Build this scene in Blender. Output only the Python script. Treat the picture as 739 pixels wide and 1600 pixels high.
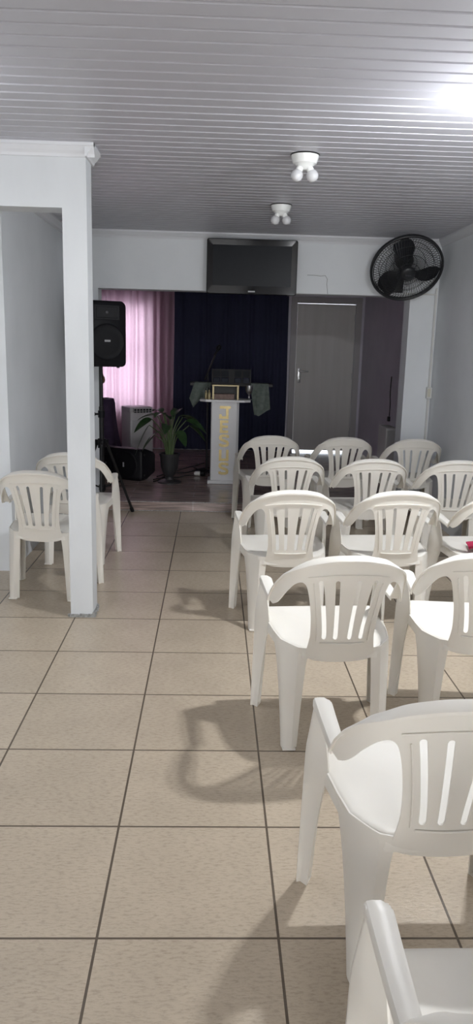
import bpy, bmesh, math, random
from mathutils import Vector, Matrix
from math import sin, cos, pi, radians, sqrt

for o in list(bpy.data.objects):
    bpy.data.objects.remove(o, do_unlink=True)
S = bpy.context.scene
C = S.collection
random.seed(7)
T = 0.48                      # one floor tile in metres

# ------------------------------------------------------------------ camera
F_PX, YAW, PITCH, ROLL, CAM_H = 1200.0, 0.034, 0.215, 0.0255, 3.204
_fw = Vector((sin(YAW) * cos(PITCH), cos(YAW) * cos(PITCH), -sin(PITCH)))
_rt = Vector((cos(YAW), -sin(YAW), 0)); _up = _rt.cross(_fw)
rt = cos(ROLL) * _rt + sin(ROLL) * _up
up = -sin(ROLL) * _rt + cos(ROLL) * _up
cam_data = bpy.data.cameras.new('camera')
cam = bpy.data.objects.new('camera', cam_data); C.objects.link(cam)
m = Matrix.Identity(4)
for i in range(3):
    m[i][0] = rt[i]; m[i][1] = up[i]; m[i][2] = -_fw[i]
m[2][3] = CAM_H * T
cam.matrix_world = m
cam_data.sensor_fit = 'VERTICAL'; cam_data.sensor_height = 36.0; cam_data.sensor_width = 36.0
cam_data.lens = F_PX / 1600 * 36.0
cam_data.clip_start = 0.05
S.camera = cam

# ------------------------------------------------------------------ light and exposure
SKY = 4.3
LAMP_R, LAMP_L = 1420.0, 235.0
w = bpy.data.worlds.new('daylight'); S.world = w; w.use_nodes = True
w.node_tree.nodes['Background'].inputs[0].default_value = (0.83, 0.91, 1.0, 1)
w.node_tree.nodes['Background'].inputs[1].default_value = SKY
def area(name, loc, rot, sx, sy, power, col):
    d = bpy.data.lights.new(name, 'AREA'); d.shape = 'RECTANGLE'; d.size = sx; d.size_y = sy
    d.energy = power; d.color = col
    o = bpy.data.objects.new(name, d); C.objects.link(o); o.location = loc; o.rotation_euler = rot
    return o
# added fill lamp behind the viewer, brightens chair backs, arch and stage
area('rear_fill', (0.3 * T, -7.6 * T, 2.3 * T), (radians(90), 0, 0), 1.6, 1.9, 96.0, (1.0, 0.965, 0.92))
S.view_settings.view_transform = 'Standard'
S.view_settings.look = 'None'
S.view_settings.gamma = 1.0
S.view_settings.exposure = 0.70
S.view_settings.use_curve_mapping = False

# ------------------------------------------------------------------ materials
def mat(name, col, rough=0.5, metal=0.0, spec=0.5, sss=0.0, emit=None, es=0.0):
    M = bpy.data.materials.new(name); M.use_nodes = True
    b = M.node_tree.nodes['Principled BSDF']
    b.inputs['Base Color'].default_value = (*col, 1)
    b.inputs['Roughness'].default_value = rough
    b.inputs['Metallic'].default_value = metal
    b.inputs['Specular IOR Level'].default_value = spec
    if sss:
        b.inputs['Subsurface Weight'].default_value = sss
        b.inputs['Subsurface Radius'].default_value = (0.01, 0.008, 0.006)
    if emit:
        b.inputs['Emission Color'].default_value = (*emit, 1)
        b.inputs['Emission Strength'].default_value = es
    return M
def nodes(M): return M.node_tree.nodes, M.node_tree.links, M.node_tree.nodes['Principled BSDF']
def noisy(M, c1, c2, scale=4.0, detail=4.0, stretch=(1, 1, 1), bump=0.0, bscale=60.0, lo=0.35, hi=0.65):
    n, l, b = nodes(M)
    tc = n.new('ShaderNodeTexCoord'); mp = n.new('ShaderNodeMapping'); mp.inputs['Scale'].default_value = stretch
    l.new(tc.outputs['Object'], mp.inputs['Vector'])
    nz = n.new('ShaderNodeTexNoise'); nz.inputs['Scale'].default_value = scale; nz.inputs['Detail'].default_value = detail
    l.new(mp.outputs['Vector'], nz.inputs['Vector'])
    r = n.new('ShaderNodeValToRGB')
    r.color_ramp.elements[0].position = lo; r.color_ramp.elements[0].color = (*c1, 1)
    r.color_ramp.elements[1].position = hi; r.color_ramp.elements[1].color = (*c2, 1)
    l.new(nz.outputs['Fac'], r.inputs['Fac']); l.new(r.outputs['Color'], b.inputs['Base Color'])
    if bump:
        nb = n.new('ShaderNodeTexNoise'); nb.inputs['Scale'].default_value = bscale; nb.inputs['Detail'].default_value = 3
        l.new(mp.outputs['Vector'], nb.inputs['Vector'])
        bp = n.new('ShaderNodeBump'); bp.inputs['Strength'].default_value = bump; bp.inputs['Distance'].default_value = 0.003
        l.new(nb.outputs['Fac'], bp.inputs['Height']); l.new(bp.outputs['Normal'], b.inputs['Normal'])
    return M
PLASTIC = noisy(mat('white_plastic', (.8, .78, .75), 0.36, spec=0.4, sss=0.06), (.82, .785, .72), (.86, .825, .76), 3.0)
WALL = noisy(mat('white_wall_paint', (.7, .7, .7), 0.75, spec=0.25), (.75, .775, .80), (.80, .825, .85), 2.2, 5, bump=0.12, bscale=45)
STAGEWALL = noisy(mat('shaded_wall_paint', (.3, .28, .3), 0.7, spec=0.25), (.63, .61, .68), (.69, .67, .74), 2.2, 5, bump=0.1, bscale=45)  # same white wall paint, dim stage light and pink bounce put into the colour
PILLAR = noisy(mat('pillar_paint', (.7, .7, .7), 0.6, spec=0.3), (.63, .65, .67), (.70, .72, .74), 3.0, 5, (1, 1, .4), bump=0.3, bscale=30)
TRIM = mat('white_moulding', (.70, .71, .74), 0.4)
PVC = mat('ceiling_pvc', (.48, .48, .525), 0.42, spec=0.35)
BLACKP = noisy(mat('black_plastic', (.012, .012, .014), 0.5, spec=.25), (.005, .005, .007), (.008, .008, .011), 30)
MESHBLK = noisy(mat('black_grille', (.02, .02, .022), 0.6, spec=.25), (.004, .004, .006), (.010, .010, .013), 400, 1)
BLACKM = mat('black_metal', (.015, .015, .016), 0.4, metal=0.3)
GLOSSBLK = mat('gloss_black', (.006, .006, .008), 0.10, spec=0.35)
SCREEN = mat('dark_screen', (.010, .012, .016), 0.30, spec=0.10)
SILVER = mat('silver_metal', (.55, .55, .56), 0.3, metal=1.0)
MARK = mat('pale_print', (.6, .61, .63), 0.5)
GOLD = noisy(mat('gold_leaf', (.5, .38, .12), 0.35, metal=0.55), (.36, .28, .12), (.46, .36, .17), 18)
BRASS = mat('brass', (.40, .33, .18), 0.35, metal=0.25)
PODIUM = noisy(mat('white_laminate', (.7, .7, .7), 0.35), (.68, .68, .69), (.72, .72, .73), 3)
CERAMIC = mat('white_ceramic', (.82, .83, .82), 0.25)
BULB = mat('frosted_bulb', (.60, .60, .62), 0.25)
LIT_R = mat('lit_bulb', (.9, .9, .9), 0.3, emit=(.95, .975, 1.0), es=LAMP_R)
LIT_L = mat('lit_bulb_far', (.9, .9, .9), 0.3, emit=(.93, .965, 1.0), es=LAMP_L)
FANBLK = mat('fan_black', (.018, .019, .022), 0.4)
FANBLADE = mat('fan_blade', (.012, .013, .017), 0.4, spec=.35)
DOORM = noisy(mat('grey_door_paint', (.3, .29, .28), 0.5), (.62, .605, .575), (.67, .655, .63), 2, 4, (6, 6, .5))
FRAMEM = mat('grey_frame_paint', (.42, .40, .405), 0.5)
ACM = mat('off_white_plastic', (.62, .61, .61), 0.4)
ACDARK = mat('dark_vent', (.03, .03, .035), 0.5)
LEAF = noisy(mat('leaf_green', (.05, .10, .04), 0.3), (.018, .045, .016), (.04, .085, .03), 12)
STEM = mat('stem_green', (.10, .15, .06), 0.4)
POT = mat('dark_urn', (.03, .03, .032), 0.45)
SOIL = noisy(mat('soil', (.03, .02, .015), 0.9), (.02, .014, .01), (.05, .035, .025), 60)
RUNNER = noisy(mat('grey_green_cloth', (.16, .19, .17), 0.9, spec=.1), (.13, .16, .14), (.19, .22, .20), 25, bump=.3, bscale=300)
DARKWOOD = noisy(mat('dark_wood', (.02, .016, .016), 0.5), (.007, .006, .006), (.013, .011, .010), 6, 4, (1, 8, 8))
BOOK = noisy(mat('tan_book', (.22, .15, .13), 0.6), (.20, .13, .11), (.26, .18, .15), 40)
REDCLOTH = noisy(mat('crimson_cloth', (.5, .02, .08), 0.8), (.42, .012, .06), (.56, .03, .10), 20, bump=.3, bscale=200)
PURPLE = noisy(mat('purple_cloth', (.06, .035, .08), 0.8), (.05, .028, .065), (.075, .045, .10), 8)
TAN = mat('tan_clay', (.34, .2, .12), 0.5)
CABLEB = mat('black_cable', (.01, .01, .011), 0.45)
CABLEW = mat('white_cable', (.68, .68, .66), 0.5)
SWITCH = mat('cream_plastic', (.62, .60, .50), 0.45)
CEMENT = noisy(mat('bare_cement', (.3, .3, .29), 0.9), (.22, .22, .21), (.42, .42, .41), 60)
SHADE = mat('shaded_glass', (.55, .58, .62), 0.2)

def math_node(n, l, op, a, b=None):
    q = n.new('ShaderNodeMath'); q.operation = op
    for i, x in enumerate((a, b)):
        if x is None: continue
        if isinstance(x, (int, float)): q.inputs[i].default_value = x
        else: l.new(x, q.inputs[i])
    return q.outputs[0]
def tile_floor():
    M = mat('beige_floor_tile', (.5, .43, .35), 0.25, spec=0.5); n, l, b = nodes(M)
    tc = n.new('ShaderNodeTexCoord'); sp = n.new('ShaderNodeSeparateXYZ'); l.new(tc.outputs['Object'], sp.inputs[0])
    fx = math_node(n, l, 'MULTIPLY', sp.outputs[0], 1 / T); fx = math_node(n, l, 'ADD', fx, 0.584 + 50)
    fy = math_node(n, l, 'MULTIPLY', sp.outputs[1], 1 / T); fy = math_node(n, l, 'ADD', fy, -3.637 + 50)
    gx = math_node(n, l, 'FRACT', fx); gy = math_node(n, l, 'FRACT', fy)
    def edge(g):
        d = math_node(n, l, 'MINIMUM', g, math_node(n, l, 'SUBTRACT', 1.0, g)); return d
    d = math_node(n, l, 'MINIMUM', edge(gx), edge(gy))
    grout = math_node(n, l, 'LESS_THAN', d, 0.0075)
    ix = math_node(n, l, 'FLOOR', fx); iy = math_node(n, l, 'FLOOR', fy)
    cb = n.new('ShaderNodeCombineXYZ'); l.new(ix, cb.inputs[0]); l.new(iy, cb.inputs[1])
    wn = n.new('ShaderNodeTexWhiteNoise'); wn.noise_dimensions = '2D'; l.new(cb.outputs[0], wn.inputs['Vector'])
    mp = n.new('ShaderNodeMapping'); mp.inputs['Scale'].default_value = (1, 3.2, 1); mp.inputs['Rotation'].default_value = (0, 0, radians(-12))
    l.new(tc.outputs['Object'], mp.inputs['Vector'])
    nz = n.new('ShaderNodeTexNoise'); nz.inputs['Scale'].default_value = 42; nz.inputs['Detail'].default_value = 7; nz.inputs['Roughness'].default_value = .72
    l.new(mp.outputs[0], nz.inputs['Vector'])
    n2 = n.new('ShaderNodeTexNoise'); n2.inputs['Scale'].default_value = 5; n2.inputs['Detail'].default_value = 4
    l.new(tc.outputs['Object'], n2.inputs['Vector'])
    r = n.new('ShaderNodeValToRGB')
    e = r.color_ramp.elements
    e[0].position = .30; e[0].color = (.37, .30, .222, 1); e[1].position = .52; e[1].color = (.54, .45, .345, 1)
    l.new(nz.outputs['Fac'], r.inputs['Fac'])
    mx = n.new('ShaderNodeMixRGB'); mx.blend_type = 'MULTIPLY'; mx.inputs['Fac'].default_value = 1.0
    s = math_node(n, l, 'MULTIPLY', wn.outputs['Value'], 0.08)
    s2 = math_node(n, l, 'MULTIPLY', n2.outputs['Fac'], 0.22)
    tone = math_node(n, l, 'ADD', math_node(n, l, 'ADD', s, s2), 0.84)
    cc = n.new('ShaderNodeCombineXYZ'); [l.new(tone, cc.inputs[i]) for i in range(3)]
    l.new(r.outputs[0], mx.inputs[1]); l.new(cc.outputs[0], mx.inputs[2])
    m2 = n.new('ShaderNodeMixRGB'); l.new(grout, m2.inputs['Fac']); l.new(mx.outputs[0], m2.inputs[1]); m2.inputs[2].default_value = (.11, .085, .062, 1)
    l.new(m2.outputs[0], b.inputs['Base Color'])
    h = math_node(n, l, 'SUBTRACT', nz.outputs['Fac'], math_node(n, l, 'MULTIPLY', grout, 1.2))
    bp = n.new('ShaderNodeBump'); bp.inputs['Strength'].default_value = .35; bp.inputs['Distance'].default_value = .003
    l.new(h, bp.inputs['Height']); l.new(bp.outputs[0], b.inputs['Normal'])
    return M
def plank_floor():
    M = mat('dark_plank_tile', (.1, .07, .06), 0.22, spec=0.5); n, l, b = nodes(M)
    tc = n.new('ShaderNodeTexCoord')
    bk = n.new('ShaderNodeTexBrick'); bk.inputs['Scale'].default_value = 1.0
    bk.inputs['Brick Width'].default_value = 1.2; bk.inputs['Row Height'].default_value = 0.2
    bk.inputs['Mortar Size'].default_value = 0.002; bk.inputs['Mortar'].default_value = (.6, .57, .55, 1)
    bk.inputs['Color1'].default_value = (.33, .25, .225, 1); bk.inputs['Color2'].default_value = (.42, .33, .30, 1)
    mp0 = n.new('ShaderNodeMapping'); mp0.inputs['Location'].default_value = (.17, .025, 0)
    sp = n.new('ShaderNodeSeparateXYZ'); l.new(tc.outputs['Object'], sp.inputs[0])
    cb = n.new('ShaderNodeCombineXYZ'); l.new(sp.outputs[0], cb.inputs[0]); l.new(math_node(n, l, 'ADD', sp.outputs[1], sp.outputs[2]), cb.inputs[1])
    l.new(cb.outputs[0], mp0.inputs['Vector']); l.new(mp0.outputs[0], bk.inputs['Vector'])
    mp = n.new('ShaderNodeMapping'); mp.inputs['Scale'].default_value = (1.2, 22, 22)
    l.new(tc.outputs['Object'], mp.inputs['Vector'])
    nz = n.new('ShaderNodeTexNoise'); nz.inputs['Scale'].default_value = 3; nz.inputs['Detail'].default_value = 5
    l.new(mp.outputs[0], nz.inputs['Vector'])
    r = n.new('ShaderNodeValToRGB'); r.color_ramp.elements[0].color = (.45, .45, .45, 1); r.color_ramp.elements[1].color = (1.35, 1.3, 1.3, 1)
    r.color_ramp.elements[0].position = .35; r.color_ramp.elements[1].position = .65
    l.new(nz.outputs['Fac'], r.inputs['Fac'])
    mx = n.new('ShaderNodeMixRGB'); mx.blend_type = 'MULTIPLY'; mx.inputs['Fac'].default_value = 1
    l.new(bk.outputs['Color'], mx.inputs[1]); l.new(r.outputs[0], mx.inputs[2]); l.new(mx.outputs[0], b.inputs['Base Color'])
    return M
def cloth(name, col, trans, rough=.9):
    M = bpy.data.materials.new(name); M.use_nodes = True; n = M.node_tree.nodes; l = M.node_tree.links
    n.remove(n['Principled BSDF'])
    d = n.new('ShaderNodeBsdfDiffuse'); t = n.new('ShaderNodeBsdfTranslucent'); x = n.new('ShaderNodeMixShader')
    tc = n.new('ShaderNodeTexCoord'); nz = n.new('ShaderNodeTexNoise'); nz.inputs['Scale'].default_value = 40
    l.new(tc.outputs['Object'], nz.inputs['Vector'])
    r = n.new('ShaderNodeValToRGB')
    r.color_ramp.elements[0].color = (*[c * .9 for c in col], 1); r.color_ramp.elements[1].color = (*col, 1)
    l.new(nz.outputs['Fac'], r.inputs['Fac'])
    l.new(r.outputs[0], d.inputs[0]); l.new(r.outputs[0], t.inputs[0]); x.inputs[0].default_value = trans
    l.new(d.outputs[0], x.inputs[1]); l.new(t.outputs[0], x.inputs[2]); l.new(x.outputs[0], n['Material Output'].inputs[0])
    return M
TILE = tile_floor(); PLANK = plank_floor()
PINK = cloth('lilac_curtain_cloth', (.60, .40, .475), .55)
NAVY = cloth('navy_curtain_cloth', (.046, .050, .088), .03)
GLASS = mat('window_glass', (1, 1, 1), 0.02)
GLASS.node_tree.nodes['Principled BSDF'].inputs['Transmission Weight'].default_value = 1.0
GLASS.node_tree.nodes['Principled BSDF'].inputs['IOR'].default_value = 1.05

# ------------------------------------------------------------------ helpers
def link(name, me, M=None, parent=None, smooth=0):
    if M: me.materials.append(M)
    if smooth:
        me.polygons.foreach_set('use_smooth', [True] * len(me.polygons))
        me.set_sharp_from_angle(angle=radians(smooth))
    o = bpy.data.objects.new(name, me); C.objects.link(o)
    if parent: o.parent = parent
    return o
def obj(name, bm, M, parent=None, smooth=0):
    bmesh.ops.recalc_face_normals(bm, faces=bm.faces[:])
    me = bpy.data.meshes.new(name); bm.to_mesh(me); bm.free()
    return link(name, me, M, parent, smooth)
def tag(o, label, cat, group=None):
    o['label'] = label; o['category'] = cat
    if group: o['group'] = group
    return o
def struct(o): o['kind'] = 'structure'; return o
def empty(name, loc, rz, label, cat, group=None):
    o = bpy.data.objects.new(name, None); C.objects.link(o); o.location = loc; o.rotation_euler = (0, 0, rz)
    o.empty_display_size = .1
    return tag(o, label, cat, group)
def B(): return bmesh.new()
def box(bm, c, s, rot=None, bev=0.0):
    r = bmesh.ops.create_cube(bm, size=1.0); vs = r['verts']
    for v in vs: v.co = Vector((v.co.x * s[0], v.co.y * s[1], v.co.z * s[2]))
    if bev:
        es = list({e for v in vs for e in v.link_edges})
        rr = bmesh.ops.bevel(bm, geom=es, offset=bev, segments=2, affect='EDGES', profile=.5)
        vs = list({v for f in rr['faces'] for v in f.verts} | {v for v in vs if v.is_valid})
    M = Matrix.Translation(Vector(c))
    if rot is not None: M = M @ rot.to_4x4()
    for v in vs: v.co = M @ v.co
    return bm
def bx(bm, x0, x1, y0, y1, z0, z1, bev=0.0):
    return box(bm, ((x0 + x1) / 2, (y0 + y1) / 2, (z0 + z1) / 2), (x1 - x0, y1 - y0, z1 - z0), None, bev)
def tube(bm, pts, r, n=8, closed=False, cap=True):
    pts = [Vector(p) for p in pts]; N = len(pts); rings = []
    rs = r if isinstance(r, (list, tuple)) else [r] * N
    ref = None
    for i in range(N):
        if closed: t = pts[(i + 1) % N] - pts[i - 1]
        else: t = pts[min(i + 1, N - 1)] - pts[max(i - 1, 0)]
        t.normalize()
        if ref is None:
            ref = Vector((0, 0, 1)) if abs(t.z) < .9 else Vector((1, 0, 0))
        a = (ref - t * ref.dot(t)).normalized(); b = t.cross(a); ref = a
        rings.append([bm.verts.new(pts[i] + (a * cos(2 * pi * k / n) + b * sin(2 * pi * k / n)) * rs[i]) for k in range(n)])
    for i in range(N if closed else N - 1):
        A, Bq = rings[i], rings[(i + 1) % N]
        for k in range(n): bm.faces.new((A[k], A[(k + 1) % n], Bq[(k + 1) % n], Bq[k]))
    if not closed and cap:
        bm.faces.new(rings[0][::-1]); bm.faces.new(rings[-1])
    return bm
def lathe(bm, prof, n=24, M=None):
    rings = []
    for r, z in prof:
        rings.append([bm.verts.new(Vector((max(r, 1e-4) * cos(2 * pi * k / n), max(r, 1e-4) * sin(2 * pi * k / n), z))) for k in range(n)])
    for A, Bq in zip(rings, rings[1:]):
        for k in range(n): bm.faces.new((A[k], A[(k + 1) % n], Bq[(k + 1) % n], Bq[k]))
    bm.faces.new(rings[0][::-1]); bm.faces.new(rings[-1])
    if M is not None:
        for R in rings:
            for v in R: v.co = M @ v.co
    return bm
def prism(bm, pts, axis_map, d0, d1):
    """extrude the 2D outline pts from depth d0 to d1; axis_map(a, b, d) gives the 3D point"""
    A = [bm.verts.new(axis_map(a, b, d0)) for a, b in pts]; Q = [bm.verts.new(axis_map(a, b, d1)) for a, b in pts]
    n = len(pts)
    for k in range(n): bm.faces.new((A[k], A[(k + 1) % n], Q[(k + 1) % n], Q[k]))
    bm.faces.new(A[::-1]); bm.faces.new(Q)
    return bm
def grid(bm, fn, nu, nv, closed_u=False):
    V = [[bm.verts.new(fn(i / (nu if closed_u else nu - 1), j / (nv - 1))) for j in range(nv)] for i in range(nu)]
    for i in range(nu if closed_u else nu - 1):
        for j in range(nv - 1):
            bm.faces.new((V[i][j], V[(i + 1) % nu][j], V[(i + 1) % nu][j + 1], V[i][j + 1]))
    return V
def solid(bm, t):
    bmesh.ops.recalc_face_normals(bm, faces=bm.faces[:])
    bmesh.ops.solidify(bm, geom=bm.faces[:], thickness=t)
    return bm
def catmull(P, n=8):
    P = [Vector(p) for p in P]; out = []
    for i in range(len(P) - 1):
        a, b, c, d = P[max(i - 1, 0)], P[i], P[i + 1], P[min(i + 2, len(P) - 1)]
        for k in range(n):
            t = k / n
            out.append(.5 * ((2 * b) + (c - a) * t + (2 * a - 5 * b + 4 * c - d) * t * t + (3 * b - a - 3 * c + d) * t ** 3))
    out.append(P[-1]); return out
def lerp(a, b, t): return a + (b - a) * t
def table(xs, t):
    for (a, va), (b, vb) in zip(xs, xs[1:]):
        if t <= b: return lerp(va, vb, max(0, (t - a) / (b - a)))
    return xs[-1][1]
def copy_tree(o, parent=None):
    c = o.copy(); C.objects.link(c)
    if parent: c.parent = parent
    for ch in [q for q in bpy.data.objects if q.parent == o]: copy_tree(ch, c)
    return c
def U(*a): return tuple(x * T for x in a)

# ------------------------------------------------------------------ the setting
XR, XL, XA = 4.22, -4.6, -2.76       # right wall, outer left wall, alcove wall (in tiles)
YS, YB = 14.62, 22.2                 # edge of the stage, back wall of the stage
ZS, ZC = 0.188, 5.2                  # stage floor, ceiling
YA0, YA1 = 14.95, 15.4               # arch wall in front of the stage
YF = -6.0
def slab(name, M, *b):
    bm = B(); bx(bm, *[q * T for q in b]); return struct(obj(name, bm, M))
slab('floor', TILE, XL, XR, YF, YS, -.3, 0)
slab('floor_stage', PLANK, XL, XR, YS, YB, -.3, ZS)
slab('wall_right', WALL, XR, XR + .3, YF, YA0 + .1, 0, ZC + .1)
slab('wall_stage_right', STAGEWALL, XR, XR + .3, YA0 + .1, YB + .3, 0, ZC + .1)
slab('wall_left', WALL, XL - .3, XL, YF, YA0, 0, ZC + .1)
slab('wall_stage_left', STAGEWALL, XL - .3, XL, YA0, YB + .3, 0, ZC + .1)
slab('wall_alcove', WALL, XL, XA, 10.5, YA0, 0, ZC)
slab('ceiling_stage', STAGEWALL, XL, XR, YA0 + .2, YB, ZC, ZC + .1)
# wall behind the viewer with an unseen opening that lets the fill light in
bm = B()
for b in ((XL, -.7, YF - .3, YF, 0, ZC + .1), (1.3, XR, YF - .3, YF, 0, ZC + .1), (-.7, 1.3, YF - .3, YF, 4.4, ZC + .1)):
    bx(bm, *[q * T for q in b])
struct(obj('wall_entrance', bm, WALL))
slab('ground_outside', CEMENT, -8, 8, -14, YF, -.35, -.05)
# back wall of the stage: openings for the window and the door
WX0, WX1, WZ0, WZ1 = -3.35, -1.80, 1.32, 4.22
DX0, DX1, DZ1 = 2.29, 4.0, 4.405
bm = B()
for b in ((XL, WX0, 0, ZC + .1), (WX0, WX1, 0, WZ0), (WX0, WX1, WZ1, ZC + .1), (WX1, DX0, 0, ZC + .1), (DX0, DX1, DZ1, ZC + .1), (DX1, XR, 0, ZC + .1), (DX0, DX1, -.2, ZS - .002)):
    bx(bm, b[0] * T, b[1] * T, YB * T, (YB + .3) * T, b[2] * T, b[3] * T)
struct(obj('wall_back', bm, STAGEWALL))
# arch wall
pts = [(XL, 0), (-2.18, 0), (-2.18, 4.165), (3.69, 4.165), (3.69, 0), (XR, 0), (XR, ZC), (XL, ZC)]
bm = B(); prism(bm, pts, lambda a, b, d: Vector(U(a, d, b)), YA0, YA1)
struct(obj('wall_arch', bm, WALL))
# pillar and lintel of the alcove
slab('pillar', PILLAR, -1.635, -1.375, 8.68, 9.02, 0, 5.12)
slab('lintel', PILLAR, XL, -1.635, 8.683, 9.05, 4.57, 5.12)
bm = B()
for k in range(9):
    x = lerp(-1.64, -1.37, k / 8)
    box(bm, U(x, 8.69, .012 + .008 * random.random()), U(.05, .05, .03 + .03 * random.random()), Matrix.Rotation(random.random(), 3, 'Z'))
for k in range(7):
    y = lerp(8.70, 9.0, k / 6)
    box(bm, U(-1.372, y, .015), U(.03, .06, .04 + .06 * random.random()), Matrix.Rotation(random.random(), 3, 'Z'))
struct(obj('trim_1', bm, CEMENT))
# grooved pvc ceiling
prof = []
y = 6.189 - .207 * 59; gw, gd = .020, .022
yend = YA0 + .2
prof.append((YF, ZC))
while y < yend - .1:
    if y > YF + .1:
        prof += [(y - gw, ZC), (y - gw * .35, ZC + gd), (y + gw * .35, ZC + gd), (y + gw, ZC)]
    y += .207
prof += [(yend, ZC), (yend, ZC + .1), (YF, ZC + .1)]
bm = B(); prism(bm, prof, lambda a, b, d: Vector(U(d, a, b)), XL, XR)
struct(obj('ceiling', bm, PVC))
# crown mouldings
def crown(name, p0, p1, nrm):
    p0, p1, nrm = Vector((*p0, 0)), Vector((*p1, 0)), Vector((*nrm, 0))
    pf = [(0, -.13), (.02, -.13), (.03, -.10), (.055, -.075), (.085, -.035), (.095, -.03), (.095, 0), (0, 0)]
    bm = B()
    A = [bm.verts.new((p0 + nrm * a + Vector((0, 0, ZC + b))) * T) for a, b in pf]
    Q = [bm.verts.new((p1 + nrm * a + Vector((0, 0, ZC + b))) * T) for a, b in pf]
    n = len(pf)
    for k in range(n): bm.faces.new((A[k], A[(k + 1) % n], Q[(k + 1) % n], Q[k]))
    bm.faces.new(A[::-1]); bm.faces.new(Q)
    return struct(obj(name, bm, TRIM))
crown('trim_2', (XL, YA0), (XR, YA0), (0, -1))
crown('trim_3', (XR, YF), (XR, YA0), (-1, 0))
crown('trim_4', (XL, 8.68), (-1.28, 8.68), (0, -1))
crown('trim_5', (-1.375, 8.60), (-1.375, 9.1), (1, 0))
slab('ceiling_alcove', TRIM, XL, -1.40, 8.68, 9.03, 5.12, 5.2)
crown('trim_6', (XA, 9.05), (XA, YA0), (1, 0))
# hairline crack in the plaster of the arch
bm = B(); tube(bm, [U(1.72, YA0 - .002, 4.50), U(1.86, YA0 - .002, 4.50), U(1.97, YA0 - .002, 4.49), U(2.06, YA0 - .002, 4.50), U(2.10, YA0 - .002, 4.44), U(2.095, YA0 - .002, 4.34), U(2.12, YA0 - .002, 4.17)], .0022, 5)
struct(obj('trim_7', bm, mat('crack_grey', (.25, .25, .25), .9)))

for i_, z_ in enumerate((ZS, .012)):
    bm = B(); bx(bm, -2.18 * T, 3.69 * T, YS * T - .004, YS * T + .003, z_ * T - .004, z_ * T + .0015)
    struct(obj('trim_%d' % (8 + i_), bm, CEMENT))
# window of the stage
bm = B(); fr = .07
for b in ((WX0, WX0 + fr, WZ0, WZ1), (WX1 - fr, WX1, WZ0, WZ1), (WX0, WX1, WZ0, WZ0 + fr), (WX0, WX1, WZ1 - fr, WZ1), (WX0, WX1, 2.93, 3.0), (-2.63, -2.56, WZ0, WZ1)):
    e_ = .003 if b[1] - b[0] > .5 else 0
    bx(bm, b[0] * T + e_, b[1] * T - e_, (YB + .05) * T + e_, (YB + .17) * T - e_, b[2] * T + e_, b[3] * T - e_)
win = struct(obj('window_1', bm, FRAMEM))
bm = B(); bx(bm, (WX0 + .05) * T, (WX1 - .05) * T, (YB + .105) * T, (YB + .115) * T, (WZ0 + .05) * T, (WZ1 - .05) * T)
obj('pane', bm, GLASS, win)

# door of the stage
bm = B()
for b in ((DX0 - .14, DX0 + .03, ZS, DZ1 + .14), (DX1 - .03, DX1 + .14, ZS, DZ1 + .14), (DX0 + .03, DX1 - .03, DZ1 - .03, DZ1 + .14)):
    bx(bm, b[0] * T, b[1] * T, (YB - .06) * T, (YB + .26) * T, b[2] * T, b[3] * T, .004)
door = struct(obj('door_1', bm, FRAMEM))
bm = B(); bx(bm, (DX0 + .042) * T, (DX1 - .036) * T, (YB + .0) * T, (YB + .09) * T, (ZS + .05) * T, (DZ1 - .040) * T, .003)
leaf = obj('door_leaf', bm, DOORM, door)
hx = (DX0 + .15) * T; hz = 2.42 * T
bm = B(); box(bm, (hx, YB * T - .004, hz - .02), (.042, .012, .20), None, .003)
tube(bm, [(hx, YB * T - .01, hz + .04), (hx, YB * T - .05, hz + .04), (hx + .02, YB * T - .055, hz + .04), (hx + .12, YB * T - .055, hz + .038)], .010, 8)
tube(bm, [(hx, YB * T - .005, hz - .06), (hx, YB * T - .018, hz - .06)], .011, 10)
obj('door_handle', bm, SILVER, leaf, 40)
for z in (.75, 2.4, 4.0):
    bm = B(); tube(bm, [((DX1 - .045) * T, YB * T - .008, z * T - .04), ((DX1 - .045) * T, YB * T - .008, z * T + .04)], .008, 8)
    obj('hinge', bm, SILVER, door, 40)

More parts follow.
